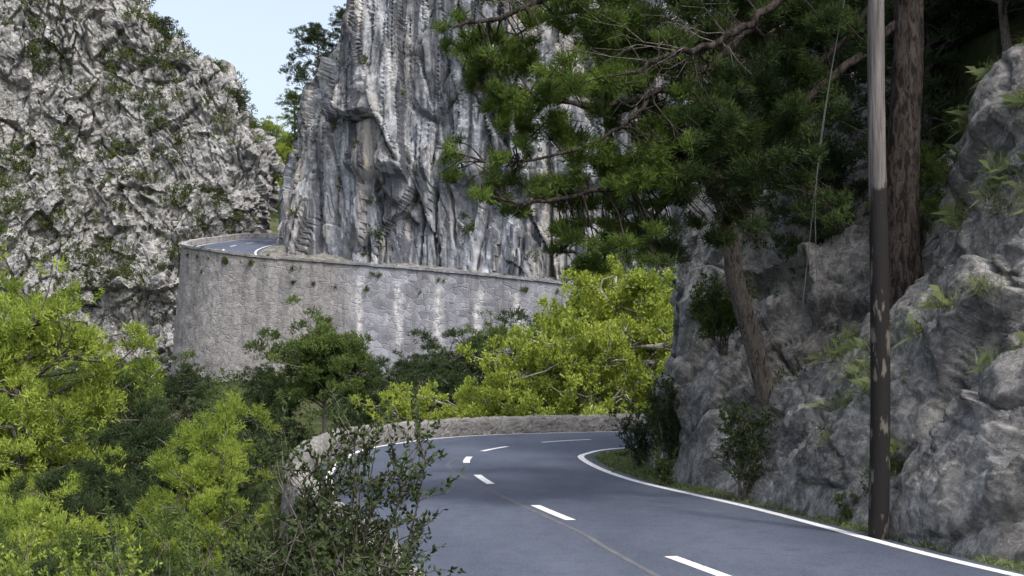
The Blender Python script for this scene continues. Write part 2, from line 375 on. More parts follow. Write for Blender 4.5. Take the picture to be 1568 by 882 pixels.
def needles(name, P, D, m, L, w, mat, spread=.75, quad=False):
    n = len(P); p = np.repeat(P, m, 0); d = np.repeat(D, m, 0)+spread*rng.normal(size=(n*m, 3))
    p = p+np.repeat(D, m, 0)*rng.uniform(-L*.8, L*.6, (n*m, 1))+rng.normal(size=(n*m, 3))*L*.22
    return tri_leaves(name, p, d, L*rng.uniform(.6, 1.2, n*m), w, mat, quad)
def tree_variant(name, H, Rc, cb, nl, tufts, mper, L, w, flat=.62, bark=bark_grey, gap=.25, quad=False, br=.13, sub=5, up=.75):
    T = Tubes(); bend = rng.normal(size=2)*.05*H
    tz = np.linspace(0, H*.92, 9); tp = np.stack([bend[0]*np.sin(tz/H*2.5), bend[1]*np.sin(tz/H*3), tz], 1)
    T.add(tp, np.linspace(.026*H, .006*H, 9), 8, .08); B = []
    for i in range(nl):
        f = cb+(1-cb)*(i+.5)/nl*.93; z = f*H; a = i*2.4+rng.uniform(-.5, .5)
        prof = math.sin(math.pi*min(1, .22+.78*(f-cb)/(1-cb)))**.6
        ln = Rc*prof*rng.uniform(.6, 1.1); o = np.array([np.interp(z, tz, tp[:, 0]), np.interp(z, tz, tp[:, 1]), z])
        dv = np.array([math.cos(a), math.sin(a), rng.uniform(.1, .5)])
        pts = np.stack([o+dv*ln*t+np.array([0, 0, .18*ln*math.sin(t*3)])+rng.normal(size=3)*.05*ln*(t > 0) for t in np.linspace(0, 1, 5)])
        T.add(pts, np.linspace(.010*H, .002*H, 5), 5)
        rb = br*H*rng.uniform(.7, 1.25)
        B.append([*pts[-1], rb*.6, rb*.6, rb*flat*.6])
        for q in range(sub):
            e = pts[2+q % 3]+rng.normal(size=3)*rb*np.array([.95, .95, .55]); e[2] += .15; T.add([pts[1+q % 3], (pts[2+q % 3]+e)/2, e], [.004*H, .003*H, .001*H], 4)
            s_ = rng.uniform(.32, .62); B.append([*e, rb*s_, rb*s_, rb*s_*flat])
    for q in range(6): B.append([*(tp[-1]+rng.normal(size=3)*br*H*.5), br*H*.5, br*H*.5, br*H*.4])
    P, D = blob_tufts(B, tufts, gap, 1.5, 0, .25, up)
    return T.mesh(name+'_wood', bark), needles(name+'_foliage', P, D, mper, L, w, pine_mid, .6, quad=quad)
VA = [tree_variant('pineA', 9, 2.9, .30, 22, 6500, 9, .17, .05), tree_variant('pineB', 9, 2.5, .22, 24, 6500, 9, .17, .05),
      tree_variant('pineC', 8, 2.8, .15, 24, 6500, 9, .16, .048, .7)]
VF = [tree_variant('pine_farA', 9, 3.1, .28, 14, 1500, 6, .4, .14), tree_variant('pine_farB', 8, 3.0, .2, 14, 1500, 6, .4, .14)]
VN = [tree_variant('youngA', 6, 1.6, .12, 22, 6500, 10, .12, .024, .8, br=.10), tree_variant('youngB', 6, 1.8, .10, 22, 6500, 10, .12, .024, .8, br=.11)]
VU = tree_variant('umbrella', 7, 2.9, .48, 34, 10500, 8, .17, .055, .8, bark_grey, .05, br=.14)
VO = [tree_variant('leafyA', 9, 3.6, .25, 26, 11500, 5, .14, .085, .7, bark_pale, .34, True, .10, 6, .4), tree_variant('leafyB', 8, 3.2, .2, 24, 10500, 5, .14, .085, .75, bark_pale, .34, True, .11, 6, .4)]
def tree(name, var, x, y, ztop=None, H=None, sc=None, mat=pine_mid, z=None, xy=1.):
    if z is None: z = float(ground_z(x, y)[0])-.2
    if sc is None: sc = (ztop-z)/H
    e = empty(name, (x, y, z), (sc*xy, sc*xy, sc), rng.uniform(0, 6.28))
    obj('trunk_and_limbs', var[0], e); obj('foliage', var[1], e, mat=mat); return e
HA = (9.9, 9.9, 8.9)
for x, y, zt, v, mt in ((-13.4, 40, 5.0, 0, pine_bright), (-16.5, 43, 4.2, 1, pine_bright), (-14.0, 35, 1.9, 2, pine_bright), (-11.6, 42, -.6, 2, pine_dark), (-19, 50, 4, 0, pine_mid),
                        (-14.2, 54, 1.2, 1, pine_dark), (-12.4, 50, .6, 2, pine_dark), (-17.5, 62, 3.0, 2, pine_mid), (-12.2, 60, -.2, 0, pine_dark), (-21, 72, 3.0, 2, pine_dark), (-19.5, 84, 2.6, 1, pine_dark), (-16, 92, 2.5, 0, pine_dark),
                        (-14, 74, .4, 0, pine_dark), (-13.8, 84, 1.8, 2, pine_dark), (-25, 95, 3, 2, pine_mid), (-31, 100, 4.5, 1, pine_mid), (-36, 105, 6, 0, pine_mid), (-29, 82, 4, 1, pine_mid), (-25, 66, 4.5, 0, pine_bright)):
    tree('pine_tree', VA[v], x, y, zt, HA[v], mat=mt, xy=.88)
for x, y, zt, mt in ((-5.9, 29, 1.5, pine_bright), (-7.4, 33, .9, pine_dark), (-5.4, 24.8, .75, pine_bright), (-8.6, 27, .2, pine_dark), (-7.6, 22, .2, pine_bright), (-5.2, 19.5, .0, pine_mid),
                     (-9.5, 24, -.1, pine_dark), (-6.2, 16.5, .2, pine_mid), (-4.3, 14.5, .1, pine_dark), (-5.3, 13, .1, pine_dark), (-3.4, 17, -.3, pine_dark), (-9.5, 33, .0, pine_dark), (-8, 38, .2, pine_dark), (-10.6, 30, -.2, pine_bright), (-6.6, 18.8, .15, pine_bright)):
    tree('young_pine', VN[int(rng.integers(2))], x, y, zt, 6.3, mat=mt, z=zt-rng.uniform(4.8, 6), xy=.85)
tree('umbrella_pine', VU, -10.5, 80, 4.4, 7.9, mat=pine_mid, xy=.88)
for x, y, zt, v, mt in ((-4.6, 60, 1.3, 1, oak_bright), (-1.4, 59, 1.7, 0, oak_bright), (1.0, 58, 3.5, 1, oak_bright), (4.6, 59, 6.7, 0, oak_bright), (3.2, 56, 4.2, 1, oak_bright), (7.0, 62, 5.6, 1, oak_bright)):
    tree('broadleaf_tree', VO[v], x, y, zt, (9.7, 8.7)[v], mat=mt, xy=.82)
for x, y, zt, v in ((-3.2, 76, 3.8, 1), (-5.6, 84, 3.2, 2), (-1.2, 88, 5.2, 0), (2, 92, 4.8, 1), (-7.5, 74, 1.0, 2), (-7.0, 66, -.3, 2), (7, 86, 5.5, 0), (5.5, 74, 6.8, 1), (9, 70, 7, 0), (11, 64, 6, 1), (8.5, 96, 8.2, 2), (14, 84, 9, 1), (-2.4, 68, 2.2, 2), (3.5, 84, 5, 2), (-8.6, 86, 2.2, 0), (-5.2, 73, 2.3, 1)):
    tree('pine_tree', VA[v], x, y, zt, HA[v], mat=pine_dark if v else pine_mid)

# ------------------------------------------------------------------ cliffs
def cliff(name, zs, edge, xfar, sgn, yb, lean, nf, nb, back, mat, dispf, seed):
    ex = np.interp(zs, edge[0], edge[1]); U1 = np.linspace(0, 1, nf)**.9; U2 = np.linspace(0, 1, nb+1)[1:]
    X = np.zeros((nf+nb, len(zs))); Y = X.copy(); rc = 4.
    for j, z in enumerate(zs):
        x = xfar+(ex[j]-xfar)*U1; d = np.abs(ex[j]-x)
        cur = rc*(1-np.sqrt(np.clip(1-(np.clip(1-d/rc, 0, 1))**2, 0, 1)))
        y0 = yb(x)+lean(z)
        X[:nf, j] = x; Y[:nf, j] = y0+cur
        X[nf:, j] = ex[j]-sgn*U2*back*.25; Y[nf:, j] = y0[-1]+rc+U2*back
    P = np.stack([X, Y, np.broadcast_to(zs, X.shape)], -1); N = gridnormals(P)
    if N[nf//2, len(zs)//2, 1] > 0: N = -N
    Q = P.reshape(-1, 3); n = N.reshape(-1, 3)
    d = dispf(Q); V = Q+(n*.9+np.array([0, -.25, 0]))*d[:, None]
    V = V.reshape(P.shape); NN = gridnormals(V); NN = -NN if NN[nf//2, len(zs)//2, 1] > 0 else NN
    obj(name, mk_mesh(name, V.reshape(-1, 3), gridfaces(*X.shape), mat))
    return V, NN
def dl(P):
    Pw = P+warp(P, .3, 1.1)+warp(P, 1.3, .18, 5)
    a, ea = facet(Pw, (7, 7, 9), 10, .9); b, eb = facet(Pw, (2.6, 2.6, 4.0), 20, 1.0); c, ec = facet(Pw, (1.05, 1.05, 1.7), 30, 1.0); e_, ee = facet(Pw, (.5, .5, .75), 35, .8)
    k = .5+.5*vnoise(P*.15, 44)
    return 1.2*a+(.7+.8*k)*b+.50*(.4+k)*c+.16*e_+2.0*fbm(P*.08, 3, 4)+.35*fbm(P*.9, 4, 9)-.35*(1-ss(0, .07, eb))*k*ss(-.2, .3, vnoise(P*.4, 48))-.15*(1-ss(0, .08, ec))
zs = np.concatenate([np.linspace(-8, 45, 380), np.linspace(45.5, 70, 40)])
edgeL = ([-8, 12, 15.4, 18, 21, 24.4, 27, 30, 32.6, 34.7, 36, 38.8, 41, 48, 70], [-24, -26.5, -27.4, -27.2, -26.4, -26, -27.4, -29.2, -30.4, -31.2, -35, -37, -39, -45, -60])
VL, NL = cliff('rock_cliff', zs, edgeL, -78, 1, lambda x: 150-np.clip(-45-x, 0, 50)*.5, lambda z: .22*z-2, 450, 50, 45, mat_left, dl, 1)
def dm(P):
    Pw = P+warp(P*[1, 1, .5], .35, .8, 3)
    Pw[:, 0] += .12*P[:, 2]
    a, ea = facet(Pw, (5.5, 5.5, 20), 40, .8); b, eb = facet(Pw, (1.9, 1.9, 9.), 50, .9); c, ec = facet(Pw, (.8, .8, 3.6), 60, .9)
    fl = np.abs(vnoise(P*np.array([.75, .75, .05]), 70)); fl2 = np.abs(vnoise(P*np.array([1.7, 1.7, .10]), 71)); k = .5+.5*vnoise(P*.12, 45)
    hang = ss(18, 19.6, P[:, 2]+.12*(P[:, 0]+10)+.6*vnoise(P*.4, 72))*1.6*ss(-17, -12, P[:, 0])
    return 2.2*a+.75*b+.14*c+.7*fbm(P*.1, 2, 14)+.09*fbm(P*1.2, 3, 19)-.35*(1-ss(0, .06, eb))*k-.5*(1-ss(0, .04, ea))-1.0*(1-ss(0, .13, fl))*(1-.6*ss(18, 24, P[:, 2]))-.25*(1-ss(0, .2, fl2))+hang-.3
zs = np.concatenate([np.linspace(-3, 42, 360), np.linspace(42.5, 62, 30)])
edgeM = ([-3, 12, 18.4, 21.4, 24.4, 28, 31, 33, 34.5, 36, 42, 50, 62], [-21.2, -21.3, -21.8, -21.0, -19.9, -18.1, -16.8, -15.0, -13.8, -12.0, -6, 3, 18])
ybm = lambda x: np.interp(x, [-22, -17, -12.6, -2.5, 5.5, 12, 20, 27, 35, 45, 62], [126, 122.6, 120.6, 117.4, 115, 113, 107.5, 101, 90, 80, 74])
VM, NM = cliff('rock_cliff', zs, edgeM, 60, -1, ybm, lambda z: .12*z, 460, 50, 45, mat_mid, dm, 2)
def cliff_plants(name, V, N, n, thr, seed, rmin, rmax, mat, xlim, per=80):
    P = V.reshape(-1, 3); Nn = N.reshape(-1, 3)
    k = (Nn[:, 2] > thr) & (P[:, 0] > xlim[0]) & (P[:, 0] < xlim[1]) & (P[:, 2] > 8) & (P[:, 2] < 48)
    k &= fbm(P*.13, 3, seed) > -.15
    idx = np.flatnonzero(k); idx = rng.choice(idx, min(n, len(idx)), replace=False)
    r = rng.uniform(rmin, rmax, len(idx))**1; c = P[idx]+Nn[idx]*r[:, None]*.2
    B = np.column_stack([c, r, r, r*.75]); p, d = blob_tufts(B, n*per//4, .05, .8)
    obj(name, needles(name, p, d, 5, .28, .12, mat))
cliff_plants('cliff_shrubs', VL, NL, 900, .36, 41, .35, 1.2, shrub_cliff, (-62, -20))
cliff_plants('cliff_shrubs', VM, NM, 170, .36, 47, .3, .85, shrub_cliff, (-24, 20))
cliff_plants('cliff_bushes_sun_tinted', VL, NL, 34, .4, 57, .5, 1.1, pine_mid, (-58, -20), 120)  # bushes in a lighter green that stands in for sunlight
for x, y, z, s, mt in ((-18.4, 133, 27.0, .85, pine_dark), (-20, 131, 23.4, .45, pine_mid), (-15.5, 133, 31.0, .5, pine_dark), (-32.6, 157, 32.2, .38, pine_dark), (-30.6, 157, 29.5, .36, pine_dark), (-38.4, 158, 37.2, .45, pine_dark), (-28.6, 157, 26.5, .3, pine_mid), (-13, 133, 34.0, .5, pine_mid), (-7, 131, 35, .5, pine_dark), (-27.2, 172, 24, .6, pine_bright), (-30, 178, 25.5, .8, pine_bright), (-28, 190, 26, .9, pine_mid)):
    tree('pine_tree', VA[int(rng.integers(3))], x, y, sc=s, z=z, mat=mt)
fe_ = empty('distant_forest')
for i in range(70):
    x = rng.uniform(-80, -30); y = rng.uniform(215, 330); v = VF[int(rng.integers(2))]
    obj('foliage', v[1], fe_, (x, y, float(ground_z(x, y)[0])-3), rng.uniform(.9, 1.3), rng.uniform(0, 6), mat=[pine_mid, pine_bright, pine_dark][int(rng.integers(3))])

# ------------------------------------------------------------------ right rock slope
base = crom([(11.5, -6), (9.7, 2), (8.2, 8), (6.25, 14.8), (5.35, 18.5), (4.75, 21.5), (3.95, 25), (3.35, 28.5), (3.15, 31), (3.4, 34), (4.6, 37), (6.5, 39.3), (9.5, 40.7), (14, 41.8), (22, 44)], 40)
core = crom([(22, -4), (20, 4), (18, 10), (16, 17), (15, 21), (14, 24), (13, 27), (12.3, 29), (12, 31), (12, 33), (12.5, 34), (13, 35), (14, 36), (17, 36), (24, 36)], 40)
k = np.linspace(0, len(base)-1, 900); ii = np.arange(len(base))
base = np.stack([np.interp(k, ii, base[:, i]) for i in (0, 1)], 1); core = np.stack([np.interp(k, ii, core[:, i]) for i in (0, 1)], 1); sk = k/40
an = [0, .012, .05, .15, .3, .6, 1.]
Tn = {0: [-.2, .4, 1.3, 3.8, 7.2, 10.2, 13.4], 4.9: [-.2, .4, 1.3, 3.7, 7.0, 10.0, 13.4], 5.5: [-.2, .4, 1.1, 2.7, 4.8, 8, 12.4], 6.3: [-.2, .5, 1.1, 2.3, 3.6, 6.8, 11.5], 7.2: [-.2, .8, 2., 4., 5.5, 8, 11.5],
      8: [-.2, 1.4, 3.8, 6.4, 7.2, 9, 12], 10: [-.2, 1.4, 3.8, 6.4, 7.2, 9, 12], 14: [-.2, 1.4, 3.8, 6.2, 7., 9, 12]}
keys = sorted(Tn); prof = np.stack([np.interp(sk, keys, [Tn[q][j] for q in keys]) for j in range(7)], 1)
ta = np.linspace(0, 1, 360)
a_of = np.interp(ta, np.array([0, .06, .2, .45, .68, .84, 1.]), an)
Zr = np.stack([np.interp(a_of, an, prof[i]) for i in range(len(sk))])
for _ in range(6): Zr[:, 1:-1] = (Zr[:, :-2]+2*Zr[:, 1:-1]+Zr[:, 2:])/4
PX = base[:, None, :]+(core-base)[:, None, :]*a_of[None, :, None]
P = np.concatenate([PX, Zr[..., None]], -1); N = gridnormals(P)
if N[450, 60, 0] > 0: N = -N
Q = P.reshape(-1, 3)
ca, sa = math.cos(.7), math.sin(.7)
Qr = np.stack([Q[:, 0], Q[:, 1]*ca-Q[:, 2]*sa, Q[:, 1]*sa+Q[:, 2]*ca], 1)
Qw = Qr+warp(Q, .9, .3)+warp(Q, 3., .05, 7)
a, ea = facet(Qw, (2.2, 3.6, 1.6), 80, .6); b, eb = facet(Qw, (.9, 1.7, .8), 90, .6); c_, ec = facet(Qw, (.34, .55, .3), 95, .6)
kk = .5+.5*vnoise(Q*.5, 46)
d = (.6*a+(.12+.22*kk)*b+.05*c_).reshape(P.shape[:2])
# ease the abrupt steps between blocks so they read as worn edges rather than saw-teeth
for _ in range(2):
    d[1:-1] = (d[:-2]+2*d[1:-1]+d[2:])/4; d[:, 1:-1] = (d[:, :-2]+2*d[:, 1:-1]+d[:, 2:])/4
d = d.ravel()+.28*fbm(Q*.5, 3, 8)+.09*fbm(Q*2.2, 5, 6)-.13*(1-ss(0, .06, eb))*kk-.22*(1-ss(0, .035, ea))-.03*(1-ss(0, .12, ec))-.10
d = d*ss(-.3, 1.0, Q[:, 2])
VR = (Q+N.reshape(-1, 3)*d[:, None]).reshape(P.shape)
NR = gridnormals(VR); NR = -NR if NR[450, 60, 0] > 0 else NR
obj('rock_slope', mk_mesh('rock_slope', VR.reshape(-1, 3), gridfaces(*VR.shape[:2]), mat_right, True))
def slope_pt(x, y):
    q = VR.reshape(-1, 3); i = np.argmin((q[:, 0]-x)**2+(q[:, 1]-y)**2); return q[i]

def grass(name, C0, n, L, w, mat, r=.2):
    C0 = np.asarray(C0, float); p = np.repeat(C0, n, 0)+rng.normal(size=(len(C0)*n, 3))*[r, r, r*.3]
    d = rng.normal(size=p.shape)*.55+[-.25, -.15, .9]
    L = L*rng.uniform(.5, 1.2, len(p)); d /= np.linalg.norm(d, axis=1, keepdims=True)
    s = np.cross(d, [0, 0, 1.])+rng.normal(size=p.shape)*.3; s /= np.linalg.norm(s, axis=1, keepdims=True); s *= w/2
    m_ = p+d*L[:, None]*.55; t = p+d*L[:, None]*.9+np.column_stack([d[:, 0]*L*.3, d[:, 1]*L*.3, -np.abs(L)*.28])
    V = np.stack([p-s, p+s, m_+s*.7, t, m_-s*.7], 1); return obj(name, mk_mesh(name, V.reshape(-1, 3), np.arange(5*len(p)).reshape(-1, 5), mat))
G = []
for x, y, n in ((5.4, 20.6, 9), (5.5, 21.4, 8), (7.4, 20.6, 6), (7.3, 19.8, 6), (6.7, 17.8, 3), (5.4, 23, 3), (7.2, 22.5, 6), (7.8, 22.4, 6), (6.2, 19.2, 3)):
    for j in range(n): G.append(slope_pt(x+rng.normal()*.24, y+rng.normal()*.35))
grass('grass_tuft', G, 110, .42, .008, grass_m, .12)
G = []
for j in range(420):
    s = rng.uniform(2.5, 9.0)*NS; i = int(s); dd = rng.uniform(.4, .75) if i < 6*NS else rng.uniform(.3, 1.4)
    q = Rp[i]-side_n[i]*dd; G.append((q[0], q[1], -.08))
grass('verge_grass', G, 26, .20, .010, grass_m, .10)
def scatter_slope(name, n, thr, r0, r1, mat, kk, L, w, cond=None):
    P = VR.reshape(-1, 3); Nn = NR.reshape(-1, 3); k = (Nn[:, 2] > thr) & (fbm(P*.8, 2, 77) > .15) & (P[:, 2] > .3)
    if cond is not None: k &= cond(P)
    idx = rng.choice(np.flatnonzero(k), n); r = rng.uniform(r0, r1, n); B = np.column_stack([P[idx], r, r, r*.8])
    p, dd = blob_tufts(B, n*kk, 0.05, 2.); obj(name, needles(name, p, dd, 5, L, w, mat, quad=True))
scatter_slope('slope_plants', 280, .4, .06, .22, shrub_cliff, 26, .06, .018)
scatter_slope('slope_shrubs', 170, .15, .25, .6, shrub_dark, 90, .10, .035, lambda P: (P[:, 2] > 5.0+3.5*ss(24, 18, P[:, 1])))

# ------------------------------------------------------------------ forest on the mountain side
ff = empty('hillside_forest'); cnt = 0
while cnt < 80:
    x = rng.uniform(9, 40); y = rng.uniform(14, 60)
    D, I, S = nearest(np.array([x]), np.array([y]))
    if S[0] > 0 or D[0] < 11 or x > .5*y+8: continue
    z = float(ground_z(x, y)[0]); v = VF[int(rng.integers(2))]
    obj('foliage', v[1], ff, (x, y, z-1.2), rng.uniform(.7, 1.15), rng.uniform(0, 6), mat=pine_dark if rng.uniform() < .7 else pine_mid)
    if cnt % 2 == 0: obj('trunk', v[0], ff, (x, y, z-1.2), .9, 0)
    cnt += 1
for x, y, z, s, mt in ((6.2, 28.5, 3.0, .42, pine_dark), (8.2, 27.5, 4.6, .6, pine_dark), (7.0, 31, 5.2, .55, pine_dark), (5.4, 34, 6.2, .5, pine_mid), (9.5, 30, 6.5, .7, pine_dark), (10, 26, 7, .7, pine_mid), (6.2, 36, 6.4, .6, pine_dark), (9, 35, 7.5, .7, pine_mid), (11, 23.5, 9.2, .7, pine_dark), (8.8, 24.8, 7.0, .45, pine_dark), (7.2, 25.4, 3.6, .3, pine_mid), (12, 20.5, 11, .7, pine_dark), (7.5, 33, 6.6, .6, pine_dark)):
    tree('pine_tree', VA[int(rng.integers(3))], x, y, sc=s, z=z, mat=mt)

# ------------------------------------------------------------------ large overhanging pine
big = empty('large_pine_tree', (0, 0, 0))
T = Tubes()
tz = np.linspace(2.6, 14, 120)
T.add(np.stack([6.35+.06*np.sin(tz), 23+.0*tz, tz], 1), np.interp(tz, [2.6, 3.6, 4.6, 14], [.40, .33, .275, .16]), 36, .06)
limbs = [
 ([(6.3, 23, 9.6), (5.2, 22.4, 8.7), (4.26, 22, 7.9), (3.5, 21.9, 7.35), (3.1, 21.8, 6.95), (2.2, 21.6, 6.45), (1.2, 21.3, 6.2), (.3, 21, 6.3)], .10, .03),
 ([(6.3, 23, 10.2), (4.6, 22.2, 9.6), (2.8, 21.5, 8.8), (1.2, 21, 8.0), (-.2, 20.8, 7.4), (-.9, 20.7, 7.25)], .10, .02),
 ([(6.3, 23, 7.9), (5, 23, 6.8), (3.8, 22.6, 5.9), (2.5, 22, 5.2), (1.2, 21.6, 4.95), (.2, 21.4, 4.75), (-.5, 21.2, 4.85)], .075, .015),
 ([(2.2, 21.6, 6.45), (1.5, 21.4, 5.8), (.6, 21.3, 5.45), (-.3, 21.2, 5.35), (-.9, 21, 5.45)], .035, .012),
 ([(6.3, 23, 8.8), (5.4, 23.4, 7.6), (4.3, 23.4, 6.7), (3.2, 23.2, 5.6), (2.2, 23, 4.6), (1.5, 22.8, 4.1)], .06, .015),
 ([(3.1, 21.8, 6.95), (2.3, 22.2, 7.6), (1.2, 22.4, 7.9), (.2, 22.4, 7.6), (-.5, 22.4, 7.0)], .04, .012),
 ([(6.3, 23, 11), (5.5, 21, 10.8), (4, 19.5, 9.6), (3, 18.6, 8.6)], .08, .02),
 ([(6.25, 22.9, 9.4), (5.2, 21.2, 8.7), (4.2, 20.6, 7.85), (3.3, 20.4, 7.15), (2.75, 20.3, 6.85), (2.2, 20.2, 6.7), (1.7, 20.2, 6.45)], .085, .03),
]
ends = []
for pts, r0, r1 in limbs:
    q = crom(pts, 6); q = q+rng.normal(size=q.shape)*.02; rr = np.linspace(r0, r1, len(q)); T.add(q, rr, 8, .06); ends.append(q)
BB = []
bl = [(1.2,6.9,1.0,.9),(1.0,5.75,.9,.6),(.25,7.3,.75,.6),(2.0,7.5,1.0,.7),(1.9,6.0,.85,.55),(-.75,7.25,.42,.24),(-.35,6.85,.42,.25),(-.95,5.42,.26,.2),(-.45,4.9,.4,.2),
      (.3,4.75,.6,.28),(1.1,4.5,.7,.35),(.1,5.35,.42,.25),(1.35,4.05,.55,.28),(2.2,4.95,.85,.5),(3.,6.4,.8,.9),(3.1,5.4,.8,.6),(4.1,7.4,.8,.6),(4.2,6.1,.8,.7),(2.3,4.2,.6,.3),(3.2,8.,1,.6),
      (0.1,8.1,.9,.5),(1.2,8.3,1,.5),(2.2,8.8,1,.5),(-.2,6.3,.35,.2),(.3,6.3,.5,.35),(1.7,5.2,.6,.4),(3.4,4.6,.7,.4),(.9,5.1,.5,.25),
      (2.7,7.1,.9,.7),(2.6,5.9,.9,.6),(3.9,8.3,.8,.6),(4.6,5.2,.6,.5),(4.8,6.9,.7,.9),(1.5,7.5,.9,.6),(.6,6.4,.7,.5),(3.7,5.7,.7,.6),(4.7,8.1,.7,.6),(1.5,6.4,.9,.6),(1.6,4.7,.7,.4),(2.0,5.4,.8,.5)]
for X, Z, rx, rz in bl:
    yc = 21.9+rng.uniform(-.5, .7)
    for j in range(10):
        f = .38; BB.append([X+rng.normal()*rx*.5, yc+rng.normal()*.6, Z+rng.normal()*rz*.5, rx*f*rng.uniform(.5, 1), .36*rng.uniform(.6, 1), rz*f*rng.uniform(.4, .8)])
BB = np.array(BB)
allq = np.vstack(ends)
for b in BB:
    i = np.argmin(((allq-b[:3])**2).sum(1)); o = allq[i]; e = b[:3]+np.array([0, 0, .05]); mid = (o+e)/2+rng.normal(size=3)*.08+[0, 0, .05]
    if np.linalg.norm(e-o) < 2.4: T.add([o, mid, e], [.018, .010, .005], 5)
    for q in range(3):
        e2 = b[:3]+rng.normal(size=3)*b[3:6]*.7; T.add([mid*.4+e*.6, (e+e2)/2+rng.normal(size=3)*.04, e2], [.008, .006, .003], 4)
obj('trunk_and_limbs', T.mesh('large_pine_wood', bark_dark), big)
T = Tubes()
for j in range(56):
    q = ends[[0, 1, 4, 7, 7][j % 5]]; o = q[int(rng.integers(2, len(q)-8))]; dv = np.array([-.7, -.5, .1])+rng.normal(size=3)*[.5, .4, .5]; L_ = rng.uniform(.5, 1.3)
    pts = [o]
    for k_ in range(5): pts.append(pts[-1]+dv*L_/5+rng.normal(size=3)*.05+[0, 0, -.015*k_])
    T.add(pts, np.linspace(.012, .003, 6), 4)
    for k_ in range(4): p0 = pts[1+k_]; T.add([p0, p0+dv*.15+rng.normal(size=3)*.14, p0+dv*.25+rng.normal(size=3)*.24], [.005, .004, .002], 4)
obj('bare_twigs', T.mesh('bare_twigs', bark_grey), big)
P, D = blob_tufts(BB, 28000, .18, 1.7, 3, .5, .5, .12)
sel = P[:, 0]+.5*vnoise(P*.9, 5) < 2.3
big_l = leaf_mat('large_pine_needles', C(.034, .062, .019), C(.165, .235, .055), .32, .9); big_d = leaf_mat('large_pine_needles_shaded', C(.022, .039, .017), C(.085, .118, .042), .25, .9)  # lit and shaded copies of one needle colour, crown shade painted in
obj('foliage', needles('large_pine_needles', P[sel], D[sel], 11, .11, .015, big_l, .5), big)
obj('foliage_shade_tinted', needles('large_pine_needles_shade_tinted', P[~sel], D[~sel], 11, .11, .015, big_d, .5), big)  # right part of the crown, in the needle colour with shade painted in
T = Tubes(); q = crom([(4.75, 26.3, 1.6), (4.4, 26.2, 2.9), (4.1, 26.1, 3.9), (3.95, 26, 4.9), (3.7, 26, 5.8), (3.75, 26, 7), (4.1, 26, 8.6)], 5)
T.add(q, np.linspace(.20, .10, len(q)), 12, .07); B = []
for j in range(16):
    o = q[int(rng.integers(len(q)//2+4, len(q)))]; e = o+rng.normal(size=3)*[1.1, .9, .6]+[.2, 0, .5]; T.add([o, (o+e)/2+[0, 0, .1], e], [.035, .02, .008], 5); B.append([*e, .55, .55, .35])
lp = empty('leaning_pine_tree'); obj('trunk_and_limbs', T.mesh('leaning_pine_wood', bark_grey), lp)
P, D = blob_tufts(B, 5000, .2, 1.7, up=.5); obj('foliage', needles('leaning_needles', P, D, 11, .13, .02, pine_dark), lp)

# ------------------------------------------------------------------ shrubs with real stems
def shrub(name, loc, ns, H, spread, nt, nlv, L, w, mat, lean=(0, 0), bark=bark_grey, r0=.012):
    e = empty(name, loc); T = Tubes(); LP, LD = [], []
    for s in range(ns):
        a = rng.uniform(0, 6.28); rr = spread*rng.uniform(.2, 1); h = H*rng.uniform(.6, 1)
        end = np.array([math.cos(a)*rr+lean[0], math.sin(a)*rr*.7+lean[1], h]); o = rng.normal(size=3)*[.06, .06, 0]
        q = crom([o, end*[.25, .25, .35]+rng.normal(size=3)*.04*H, end*[.6, .6, .7]+rng.normal(size=3)*.05*H, end], 4)
        T.add(q, np.linspace(r0, r0*.25, len(q)), 5)
        for t in range(nt):
            i = int(len(q)*rng.uniform(.3, 1)); i = min(i, len(q)-1); ln = H*rng.uniform(.10, .22)
            dv = rng.normal(size=3)+[0, 0, .6]+end*.3; dv /= np.linalg.norm(dv); qq = np.stack([q[i]+dv*ln*u+rng.normal(size=3)*.012*H*u for u in (0, .33, .66, 1)])
            T.add(qq, [r0*.3, r0*.25, r0*.18, r0*.1], 4)
            for u in rng.uniform(.15, 1.05, nlv):
                LP.append(qq[0]+(qq[-1]-qq[0])*u+rng.normal(size=3)*.006); LD.append(dv*.7+rng.normal(size=3)*.8+[0, 0, .2])
    obj('stems', T.mesh(name+'_stems', bark), e)
    LP = np.array(LP); obj('leaves', tri_leaves(name+'_leaves', LP, np.array(LD), L*rng.uniform(.6, 1.15, len(LP)), w, mat, True), e)
shrub('lentisk_shrub', (-.92, 7.4, .2), 22, 1.76, .46, 17, 30, .042, .017, shrub_dark, (.08, 0))
shrub('lentisk_shrub', (-1.2, 7.6, .1), 14, 1.4, .40, 17, 28, .042, .017, shrub_dark)
shrub('lentisk_shrub', (-.72, 6.9, .2), 18, 1.22, .36, 17, 30, .040, .016, shrub_dark, (.06, 0))
shrub('green_shrub', (-2.2, 9.2, -.6), 16, 1.9, .8, 18, 28, .045, .018, pine_mid)
shrub('green_shrub', (-3.4, 10.5, -1.), 16, 1.9, .9, 18, 30, .05, .02, pine_bright)
shrub('roadside_shrub', (3.35, 29.6, -.1), 18, 2.0, .7, 16, 26, .09, .028, shrub_dark, bark=bark_grey)
shrub('roadside_shrub', (2.9, 32.2, -.1), 14, 1.5, .6, 16, 22, .08, .022, pine_dark)
shrub('roadside_shrub', (4.0, 24.6, -.1), 14, 1.6, .45, 14, 24, .08, .026, shrub_dark)
shrub('roadside_shrub', (3.0, 27.6, -.1), 10, .7, .4, 12, 20, .07, .02, pine_mid)
shrub('roadside_shrub', (4.9, 20.9, -.1), 8, .5, .3, 10, 20, .06, .016, pine_mid)
shrub('hanging_shrub', (4.0, 27.0, 2.5), 18, 1.5, .7, 16, 28, .09, .028, pine_mid)
B = []
